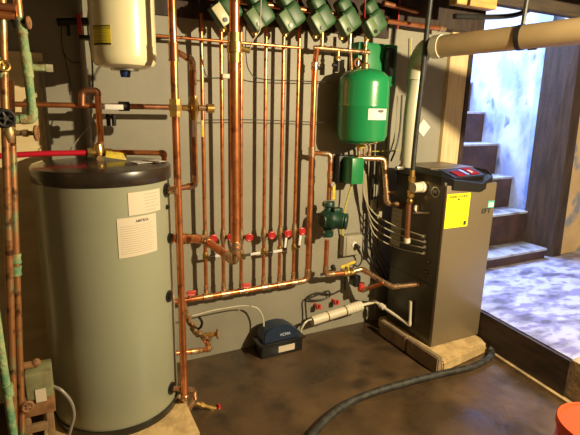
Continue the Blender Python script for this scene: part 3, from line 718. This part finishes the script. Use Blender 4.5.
for i in range(6):
    a = PI*i/3; d_ = u_*math.cos(a)+v_*math.sin(a); cyl(b, o+dm*.088, o+dm*.088+d_*.034, .0035, n=6)
cyl(b, o+dm*.080, o+dm*.095, .010, n=12); t.add('guard', b, 'pump_green', mo)
b = B(); box(b, o+dm*.04+V((.0, 0, .050)), (.05, .04, .022), None, .004); t.add('wiring_box', b, 'pump_green')
for s_ in (1, -1):
    for k in (-1, 1):
        b = B(); cyl(b, o+V((k*.024, -.008, s_*.055)), o+V((k*.024, -.008, s_*.088)), .005, n=6); t.add('bolt', b, 'steel')
for o_ in [t.o]: o_.scale = (1.28, 1.28, 1.28)
t = Thing('copper_pipe', 'copper pipe dropping from the pump and sweeping right with ball valve into the boiler side', 'pipe', at(324, 268, PY))
BX = 1.98
zc_ = at(324, 276, PY).z
v0 = V((xP, PY, at(326, 240, PY).z))
pv = at(348, 272.5, PY-.01); pe = ax(419, 284.5, BX)
pts = [v0, V((xP-.005, PY, zc_)), pv, at(360, 269, PY-.03), at(392, 287, -.33), pe]
t.run([v0, V((xP, PY, zc_+.008)), pv], .0150, 'copper', .04)
t.run([pv, at(362, 269, PY-.02), at(392, 287, -.34), pe+V((.02, 0, 0))], .0150, 'solder', .03)
d = (pv-V((xP, PY, zc_))).normalized()
b = B(); cyl(b, pv-d*.035, pv+d*.035, .022, n=10); ball(b, pv, .026); vb = t.add('ball_valve', b, 'brass')
b = B(); cyl(b, pv, pv+V((-.01, -.01, .045)), .008); box(b, at(348, 264.5, PY-.03), (.115, .008, .018), M.Rotation(R(-12), 3, 'Y'), .002); t.add('lever', b, 'yellow_plastic', vb)
b = B(); q = at(333, 267, PY-.03); ball(b, q, .016); t.add('side_cap', b, 'black_iron', vb)
# branch joining from the left
qa, qb = at(362, 291, -.16), at(384, 283, -.30)
t.run([qa, at(366, 289, -.18), qb], .0130, 'copper', .02)
b = B(); q = at(361, 288, -.14); cyl(b, q+V((0, 0, -.02)), q+V((0, 0, .035)), .022); t.add('red_cap', b, 'red_fitting')
b = B(); q = at(357, 278, -.12); bx(b, q.x-.025, q.x+.02, -.14, -.06, q.z-.06, q.z+.02, .01); solo('valve_actuator', b, 'black_plastic', 'dark rounded actuator behind the blotchy copper joint at the boiler foot', 'actuator')

# ================================================================ UPPER BOILER PIPES
t = Thing('copper_pipe', 'blotchy copper pipe stepping down from the green tank into the upper boiler side', 'pipe', at(385, 200, -.2))
ps = [at(357, 158, -.12), at(384, 159, -.17), at(387, 203, -.20), ax(402, 205, BX)+V((.02, 0, 0))]
t.run(ps, .0165, 'solder', .035, 'solder')
b = B(); q = at(363, 155, -.13); tube(b, [at(359, 158, -.13), at(358.5, 146, -.13), at(364, 140, -.13), at(370, 146, -.13), at(369, 157, -.13)], .010, .015); tube(b, [at(364, 140, -.13), at(364, 156, -.13)], .008); t.add('fill_loop', b, 'solder')
b = B(); q = at(395, 193, -.22); cyl(b, at(388, 192, -.2), q, .009); ball(b, q, .014); t.add('bleed_cap', b, 'bronze')

# ================================================================ BOILER
bx0, bx1, by0, by1, bz0, bz1 = 1.98, 2.378, -.585, -.14, .072, 1.09
t = Thing('boiler', 'bronze-grey floor-standing boiler with black control top and yellow energy label', 'boiler', ((bx0+bx1)/2, (by0+by1)/2, bz0))
b = B(); bx(b, bx0, bx1, by0+.022, by1, bz0, bz1, .004); body = t.add('side_panel', b, 'boiler_side')
b = B(); bx(b, bx0-.002, bx1+.002, by0, by0+.022, bz0+.002, 1.075, .006); fp = t.add('front_panel', b, 'boiler_front')
# black control hood: chamfered corners and V shaped front lip
b = B()
zt_ = 1.145
def ring_(zf, ins, yf):
    return [(bx0-.004+ins, by1), (bx0-.004+ins, by0+.05+ins), (bx0+.035, yf+ins), (bx0+.26, yf+ins-.004), (bx1-.02, yf+.03+ins), (bx1+.004-ins, by0+.06+ins), (bx1+.004-ins, by1)]
lo = [b.verts.new((x, y, z)) for (x, y), z in zip(ring_(0, 0, by0-.010), (1.085, 1.070, 1.052, 1.030, 1.062, 1.072, 1.085))]
mi = [b.verts.new((x, y, z)) for (x, y), z in zip(ring_(0, .002, by0-.012), (1.12, 1.118, 1.108, 1.075, 1.112, 1.125, 1.13))]
hi = [b.verts.new((x, y, z)) for (x, y), z in zip(ring_(0, .02, by0+.14), (zt_, zt_, zt_, zt_, zt_, zt_, zt_))]
bridge(b, lo, mi); bridge(b, mi, hi); b.faces.new(hi); b.faces.new(list(reversed(lo)))
hood = t.add('control_hood', b, 'bezel', angle=20)
b = B(); bx(b, bx0+.02, bx1-.03, by0+.165, by1-.01, zt_-.001, zt_+.006, .002); t.add('top_panel', b, 'boiler_front')
def onslope(u, v):   # point on sloping fascia: u along x, v up the slope
    a = V((bx0+.05, by0-.008, 1.106)); e = V((bx1-.05, by0+.020, 1.108)); hh = V((bx0+.05, by0+.155, zt_)); 
    return a+(e-a)*u+(hh-a)*v
def fascia(u0, u1, v0, v1, up=.004):
    b = B(); n = (onslope(1, 0)-onslope(0, 0)).cross(onslope(0, 1)-onslope(0, 0)).normalized()
    P = [onslope(u0, v0), onslope(u1, v0), onslope(u1, v1), onslope(u0, v1)]
    A = [b.verts.new(p-n*.01) for p in P]; C = [b.verts.new(p+n*up) for p in P]; bridge(b, A, C); b.faces.new(C); b.faces.new(list(reversed(A))); return b
t.add('fascia', fascia(.02, .92, .12, .9, .007), 'bezel', hood)
t.add('keypad', fascia(.16, .40, .2, .62, .012), 'display_red', hood)
t.add('display', fascia(.58, .84, .25, .8, .013), 'display_red', hood)
b = fascia(.63, .70, .35, .55, .015); t.add('display_window', b, 'paper_white', hood)
b = fascia(.46, .54, .25, .7, .011); t.add('knob_plate', b, 'steel', hood)
# labels on the front
yf = by0-.0015
def fpt(x, y): return at(x, y, by0-.001)
p, q = fpt(447.3, 194.5), fpt(467, 226); 
b = B(); bx(b, p.x, q.x, by0-.0018, by0-.0002, q.z, p.z); s = t.add('energy_label', b, 'energy_yellow', fp)
cx_ = (p.x+q.x)/2; w = q.x-p.x
text_on(t, 'ENERGYGUIDE', .0185, (cx_, yf-.0012, p.z-.018), X, Z, parent=fp, bold=True, sx=w*.92/.148)
b = B(); v0_, v1_, v2_ = [b.verts.new((cx_+dx, yf-.0012, p.z-.034+dz)) for dx, dz in ((-.012, -.006), (.012, -.006), (0, .010))]; b.faces.new((v0_, v1_, v2_)); t.add('arrow', b, 'ink', fp)
for k, ww in ((.36, .3), (.45, .5), (.60, .8), (.64, .7), (.78, .5)):
    zz = p.z-(p.z-q.z)*k; b = B(); bx(b, cx_-w*.45, cx_-w*.45+w*ww*.9, yf-.0014, yf-.0004, zz-.0012, zz+.0008); t.add('print_line', b, 'yellow_plastic', fp)
b = B(); bx(b, q.x-.034, q.x-.014, yf-.0014, yf-.0004, q.z+.010, q.z+.034); t.add('emblem', b, 'ink', fp)
p, q = fpt(488.3, 201), fpt(493.6, 207.5); b = B(); bx(b, p.x, q.x, by0-.0018, by0-.0002, q.z, p.z); s = t.add('star_sticker', b, 'teal_sticker', fp)
b = B(); bx(b, p.x+.006, q.x-.006, yf-.0014, yf-.0004, q.z+.008, p.z-.012); t.add('emblem', b, 'paper_white', fp)
q = fpt(486.5, 211); text_on(t, 'EFT', .042, (q.x-.004, yf-.0012, q.z+.001), X, Z, parent=fp, bold=True, sx=1.2)
# side fittings (side panel faces the tank)
def sp(x, y): return ax(x, y, bx0)
b = B(); q = sp(436, 192); cyl(b, q+V((.0, 0, 0)), q-X*.006, .032, n=24); t.add('round_badge', b, 'steel', body)
b = B(); cyl(b, q-X*.005, q-X*.008, .026, n=24); t.add('badge_disc', b, 'boiler_side', body)
text_on(t, 'W', .035, q-X*.0085, V((0, -1, 0)), Z, 'steel', body)
b = B(); q = sp(424, 187); cyl(b, q, q-X*.085, .030, n=20); cyl(b, q-X*.0, q-X*.03, .034, n=20); t.add('intake_collar', b, 'pvc_white', body)
b = B(); p, q = sp(390, 215), sp(405, 250); z_a, z_b = sp(397, 208).z, sp(399, 247).z
yy0, yy1 = sp(391, 230).y, sp(401, 230).y
bx(b, bx0-.003, bx0, min(yy0, yy1), max(yy0, yy1), z_b, z_a); pl = t.add('rating_plate', b, 'wire_grey', body)
for k in range(7):
    zz = z_a-.02-(z_a-z_b-.03)*k/7; b = B(); bx(b, bx0-.0036, bx0-.003, min(yy0, yy1)+.008, max(yy0, yy1)-.008, zz-.001, zz+.001); t.add('print_line', b, 'ink', pl)
for px, py in ((425, 236), (426, 241.5), (426, 247), (425, 253), (429, 262), (427, 272)):
    q = sp(px, py); b = B(); cyl(b, q, q-X*.02, .008, n=10); cyl(b, q-X*.004, q-X*.010, .012, n=6); t.add('cable_gland', b, 'steel' if py < 260 else 'black_iron', body)
# panel seam
b = B(); z_ = sp(400, 270).z; bx(b, bx0-.001, bx0, by0+.03, by1, z_-.002, z_+.002); t.add('panel_seam', b, 'black_iron', body)

# grey cables feeding the glands
for i, (gy, a, m_) in enumerate(((235, (378, 205), 208), (241, (376, 212), 215), (247, (374, 219), 222), (253, (372, 226), 230))):
    s_ = at(362+i*1.2, 165+3*i, -.09); e = sp(425, gy+.5)-X*.02
    pts = [s_, at(364+i*1.5, 195+i*5, -.08), at(374, 213+i*7, -.11), at(395, 226+i*7, -.20), e]
    b = B(); cable(b, pts, .0042, 8, 10); solo('boiler_cable', b, 'wire_grey', ['uppermost', 'second from top', 'third from top', 'lowest'][i]+' of four grey cables sweeping into the boiler side', 'cable', 'grey cables into the boiler side')
for i in range(4):
    x0_ = 369+i*3.0
    b = B(); cable(b, [at(x0_+2, 150, -.06), at(x0_+1, 180, -.05), at(x0_-1, 220, -.045), at(x0_-2+i, 250, -.04), at(372+i*7, 262+i*4, -.03), at(385+i*3, 283+i*3, -.02)], .006 if i < 2 else .0035, 8)
    solo('wall_cable', b, 'black_rubber', ['leftmost', 'second', 'third', 'rightmost'][i]+' of the black cables dropping down the wall left of the boiler', 'cable', 'black cables left of the boiler')
for px, py in ((373, 205), (379, 213)):
    b = B(); q = at(px, py, -.07); bx(b, q.x-.018, q.x+.018, q.y-.012, q.y+.006, q.z-.035, q.z+.035, .004); solo('junction_connector', b, 'wire_grey', 'pale connector on the black cables left of the boiler, '+('upper left' if px == 373 else 'lower right')+' one', 'connector')
# gas connector + brass
t = Thing('gas_line', 'brass gas connector with valve and black hose rising to the ceiling beside the vent pipe', 'gas line', at(408, 200, -.36))
GY = -.36
hp = [at(433, -22, GY-.1), at(431, -6, GY-.1), at(427, 30, GY-.07), at(422, 80, GY-.03), at(416, 135, GY), at(412.5, 172, GY)]
b = B(); cable(b, hp, .0145, 12, 10); t.add('hose', b, 'black_rubber')
b = B(); q = at(412, 178, GY); cyl(b, at(412.5, 170, GY), at(411, 196, GY), .016, n=8); cyl(b, at(412, 176, GY), at(412, 181, GY), .021, n=6); cyl(b, at(411, 190, GY), at(411, 197, GY), .021, n=6); ball(b, at(410, 201, GY), .020); t.add('valve_body', b, 'brass')
b = B(); cyl(b, at(409, 204, GY), at(407, 240, GY), .015, n=14); t.add('drip_leg', b, 'dark_copper')
b = B(); cyl(b, at(407, 238, GY), at(407, 242.5, GY), .020, n=14); t.add('drip_cap', b, 'pvc_white')
b = B(); q = at(416, 208, GY); cyl(b, q, q+V((0, -.012, 0)), .020, n=20); t.add('gauge', b, 'pvc_white')
b = B(); cyl(b, at(414, 213, GY), sp(430, 213), .007); cyl(b, at(420, 213, GY), at(424, 213, GY), .011, n=6); t.add('gas_tube', b, 'steel')

# vent pipe
VY = -.24
t = Thing('vent_pipe', 'pale grey vent pipe rising from the boiler and elbowing into the beige pipe', 'vent pipe', at(407, 175, VY))
v0_ = at(407.5, 172, VY); v1_ = at(412, 110, VY); v2_ = at(419, 62, VY); v3 = at(432, 47, -.42)
E0 = at(436, 47, -.45); E1 = at(580, 31, -1.14); dE = (E1-E0).normalized()
b = B(); sweep(b, spline([v0_, at(409.5, 140, VY), v1_, at(417, 75, VY)], 8), .046, 24); t.add('pipe', b, 'pvc_grey')
b = B(); sweep(b, spline([at(415.5, 80, VY), at(419, 60, VY-.01), at(426, 49, VY-.10), E0+dE*.01], 8), .053, 24); t.add('elbow', b, 'pvc_grey')
b = B(); cyl(b, at(407.5, 173, VY), (at(407.5, 173, VY).x, VY, 1.14), .056, n=24); t.add('collar', b, 'black_plastic')
b = B(); q = at(400, 168, VY-.05); box(b, q, (.06, .03, .02), None, .004); t.add('clamp', b, 'steel')
t = Thing('flue_pipe', 'big beige plastic pipe crossing the doorway just under the ceiling', 'pipe', E0)
b = B(); cyl(b, E0, E1+dE*.9, .0565, n=32); t.add('pipe', b, 'pvc_cream')
b = B(); cyl(b, E0-dE*.012, E0+dE*.035, .061, n=32); t.add('hub', b, 'pvc_white')
q = E0+(E1-E0)*.50
def prx(P): v = P-CP; return 290+F*v.dot(RT)/v.dot(FW)
k_ = min((abs(prx(E0+(E1-E0)*(i/400))-521), i/400) for i in range(401))[1]
q = E0+(E1-E0)*k_
b = B(); cyl(b, q-dE*.012, q+dE*.012, .0590, n=32); st = t.add('strap', b, 'black_rubber')
b = B(); cyl(b, q+V((0, 0, .05)), (q.x+.02, q.y, 2.28), .010, n=8); t.add('hanger', b, 'black_rubber', st)
b = B(); q2 = q+dE*.06; cyl(b, q2-dE*.02+V((0, 0, -.052)), q2+dE*.02+V((0, 0, -.052)), .010, n=8); t.add('clip', b, 'black_rubber', st)
b = B(); cable(b, [at(455, 16, -.12), at(490, 17, -.1), at(515, 15, -.1), at(535, 8, -.15), at(560, 3, -.2)], .016); solo('overhead_cable', b, 'black_rubber', 'thick black cable sagging above the beige pipe in front of the bright opening', 'cable')
# yellow cables up the wall, sign card
b = B(); cable(b, [at(411, 38, -.02), at(410, 80, -.02), at(406, 130, -.02), at(402, 160, -.02)], .004); solo('yellow_cable', b, 'yellow_cable', 'yellow cable running straight down the wall just left of the vent pipe', 'cable')
b = B(); cable(b, [at(372, 151.5, -.1), at(385, 151, -.06), at(399, 150, -.04)], .003); solo('yellow_cable', b, 'yellow_cable', 'short yellow cable stretched level below the green tank', 'cable')
b = B(); cable(b, [at(402, 95, -.05), at(400, 128, -.05), at(396, 148, -.06), at(391, 161, -.08)], .006); solo('wall_cable', b, 'black_rubber', 'black cable bowing down the wall between green tank and vent pipe', 'cable')
b = B(); q = at(424, 128, -.01); rm = M.Rotation(R(40), 3, 'Y'); box(b, (q.x, -.004, q.z), (.085, .003, .085), rm, 0); solo('white_card', b, 'paper_white', 'white card hanging tilted on the wall right of the black hose', 'card')
# wall board seam (vertical trim between panels)
b = B(); x_ = at(396, 110, -.01).x; bx(b, x_-.055, x_+.005, -.012, 0, .0, 2.0); struct('trim_8', b, 'wall_paint')
# black block standing in for the shadow at the control box
b = B(); q = at(390, 62, -.12); bx(b, q.x-.035, q.x+.035, -.13, -.097, q.z-.085, q.z+.085, .016); solo('thermostat_transformer', b, 'black_plastic', 'black rounded transformer on the right end of the flat green box', 'transformer')
b = B(); bx(b, x0-.0, x0+.02, -.08, -.01, 1.2, 1.205) ; b.free()

# ================================================================ SLABS
t = Thing('concrete_slab', 'rough yellowish concrete slab under the front of the boiler', 'concrete slab', (2.1, -.65, 0))
b = B(); prism(b, [(1.925, -.745), (2.345, -.685), (2.372, -.62), (2.38, -.10), (1.945, -.10)], 0, .070)
bmesh.ops.bevel(b, geom=b.edges[:], offset=.008, segments=2, affect='EDGES')
t.add('block', b, 'concrete_block')
for k, (ya, yb) in enumerate(((-.745, -.475), (-.465, -.20))):
    b = B(); off = -.030*(k)
    prism(b, [(1.880+.02*0, ya), (1.918, ya), (1.918, yb), (1.880, yb)], 0, .105)
    bmesh.ops.bevel(b, geom=b.edges[:], offset=.006, segments=2, affect='EDGES')
    solo('curb_block', b, 'block_grey', ['narrow upright grey curb block left of the boiler, nearer one', 'narrow upright grey curb block left of the boiler, nearer the wall'][k], 'concrete block', 'curb blocks beside the boiler')

# ================================================================ CONDENSATE PUMP + LINES
cxp, cyp = 1.19, -.12
t = Thing('condensate_pump', 'small dark blue condensate pump on the floor against the wall', 'pump', (cxp, cyp, 0))
x0c, x1c = at(260, 345, -.17).x, at(303, 340, -.17).x
b = B(); bx(b, x0c+.01, x1c-.005, -.175, -.055, 0, .085, .006); t.add('reservoir', b, 'black_plastic')
b = B(); bx(b, x0c-.004, x1c+.012, -.182, -.048, .085, .094, .002); t.add('flange', b, 'black_plastic')
b = B()
prof = [(-.10, 0), (-.10, .055), (-.085, .085), (-.05, .103), (.0, .106), (.04, .095), (.075, .065), (.095, .045), (.095, 0)]
mid = (x0c+x1c)/2+.0
k_ = (x1c-x0c)/.24
A = [b.verts.new((mid+px_*k_, -.170, .092+pz_)) for px_, pz_ in prof]; C = [b.verts.new((mid+px_*k_, -.065, .092+pz_)) for px_, pz_ in prof]
bridge(b, A, C); b.faces.new(A); b.faces.new(list(reversed(C)))
bmesh.ops.bevel(b, geom=b.edges[:], offset=.006, segments=2, affect='EDGES'); cov = t.add('cover', b, 'blue_plastic')
b = B(); bx(b, mid-.025, mid+.085, -.1775, -.1752, .022, .062); lb = t.add('label_sheet', b, 'paper')
text_on(t, 'VCMA', .026, (mid+.02, -.1722, .135), X, Z, 'blue_logo', cov, bold=True)
b = B(); cyl(b, (x1c-.02, -.11, .09), (x1c-.02, -.11, .115), .012); t.add('inlet', b, 'clear_tube')
b = B(); cable(b, [at(251, 306, -.08), at(258, 309, -.09), at(263, 318, -.10), at(264, 330, -.11)], .005); solo('plastic_tube', b, 'clear_tube', 'pale discharge tube arching into the left side of the condensate pump', 'tube')
b = B(); cable(b, [at(300, 337, -.11), at(302, 328, -.11), at(307, 321, -.10), at(314, 319, -.09)], .006); solo('plastic_tube', b, 'clear_tube', 'pale tube from the white cylinder into the right side of the pump', 'tube')
b = B(); cable(b, [at(294, 336, -.07), at(298, 326, -.05), at(306, 322, -.04), at(306, 312, -.03), at(306, 300, -.03), at(315, 296, -.03), at(328, 291, -.03), at(329, 297, -.03), at(318, 300, -.03), at(308, 299, -.03), at(316, 293, -.03), at(332, 294, -.025), at(341, 290, -.02)], .0055); solo('power_cable', b, 'black_rubber', 'coiled black power cord hung on the wall above the white cylinder', 'cord')
# neutraliser tube
na, nb = at(312, 321, -.09), at(361, 305.5, -.09)
t = Thing('neutralizer_tube', 'white plastic condensate cylinder held by red brackets low on the wall', 'tube', na)
d = (nb-na).normalized()
b = B(); cyl(b, na, nb, .031, n=24); t.add('body', b, 'neutral_tube')
b = B(); cyl(b, na+(nb-na)*.68, nb, .0345, n=24)
for k in range(5): torus(b, na+(nb-na)*(.72+.06*k), d, .034, .003, 20, 6)
t.add('end_cap', b, 'pvc_white')
for f_ in (.30, .66):
    q = na+(nb-na)*f_; b = B(); torus(b, q, d, .033, .003, 20, 6); t.add('band', b, 'brass')
for px, py in ((318.5, 307), (336.5, 302.5)):
    b = B(); q = at(px, py, -.05); box(b, q, (.036, .022, .032), None, .006); cyl(b, q+V((0, 0, .01)), q+V((.0, -.03, .015)), .008); cyl(b, q, (q.x, -.001, q.z), .010); t.add('bracket', b, 'red_fitting')
t = Thing('drain_pipe', 'white plastic drain pipe from the cylinder elbowing up the boiler side', 'pipe', at(410, 325, -.39))
w = [nb, at(372, 302.5, -.09), at(375, 301.5, -.10), ax(410, 325.5, bx0-.016), ax(411, 301, bx0-.016)]
t.run(w, .0105, 'pvc_white', .02, 'pvc_white')
q = at(383, 306.5, -.17); dd = (w[3]-w[2]).normalized()
qq = w[2]+dd*((w[3]-w[2]).length*.22)
b = B(); cyl(b, qq-dd*.018, qq+dd*.018, .019, n=16); t.add('coupling', b, 'pvc_white')

# ================================================================ HOSE + BUCKET
hp = [az(305, 444, .024), az(318, 428, .024), az(330, 416, .024), az(350, 402, .024), az(375, 392, .024), az(405, 383, .024), az(440, 374, .024), az(468, 368, .024), az(483, 362, .024), V((2.372, -.742, .024)), V((2.408-.03, -.66, .024)), V((2.385-.015, -.615, .030))]
hp[-3] = az(490, 357, .024); hp[-2] = az(492, 351, .024); hp[-1] = az(488.5, 347.5, .04)
hp = [V((p.x, p.y, p.z)) for p in hp]
b = B(); sweep(b, spline(hp, 10), .019, 14); solo('floor_hose', b, 'hose_rubber', 'thick black hose snaking over the floor and round the boiler slab', 'hose')

bc = az(601, 423, .37); bc = V((bc.x, bc.y, 0))
t = Thing('bucket', 'orange-red plastic bucket with lid in the lower right corner', 'bucket', bc)
r = .142
b = B(); lathe(b, [(0, .0), (r*.83, .0), (r*.84, .01), (r*.97, .345), (0, .345)], bc, n=48); t.add('body', b, 'bucket')
b = B(); lathe(b, [(0, .350), (r*.93, .350), (r*.95, .358), (r, .360), (r*1.03, .352), (r*1.03, .335), (r*.985, .333), (r*.985, .345), (0, .345)], bc, n=48); t.add('lid', b, 'bucket')
for zz in (.27, .30):
    b = B(); torus(b, bc+V((0, 0, zz)), Z, r*.955, .004, 48, 6); t.add('rib', b, 'bucket')

# ================================================================ LIGHT
def lamp(kind, name, loc, e, col, **k):
    l = bpy.data.lights.new(name, kind); l.energy = e; l.color = col
    for a, v in k.items(): setattr(l, a, v)
    o = bpy.data.objects.new(name, l); COL.objects.link(o); o.location = loc; return o
lamp('POINT', 'bulb_light', (2.15, -2.60, 1.98), 430, (1.0, .81, .49), shadow_soft_size=.016)
sun = lamp('AREA', 'bulkhead_daylight', (3.25, 1.3, 3.1), 330, (.40, .56, 1.0), shape='RECTANGLE', size=1.2, size_y=1.6)
sun.rotation_euler = (R(-25), 0, 0)
w = bpy.data.worlds.new('world'); S.world = w; w.use_nodes = True
w.node_tree.nodes['Background'].inputs['Color'].default_value = (.72, .84, 1, 1)
w.node_tree.nodes['Background'].inputs['Strength'].default_value = 1.3
S.view_settings.view_transform = 'Standard'; S.view_settings.look = 'None'; S.view_settings.exposure = 0.18; S.view_settings.gamma = 1
S.view_settings.use_curve_mapping = False
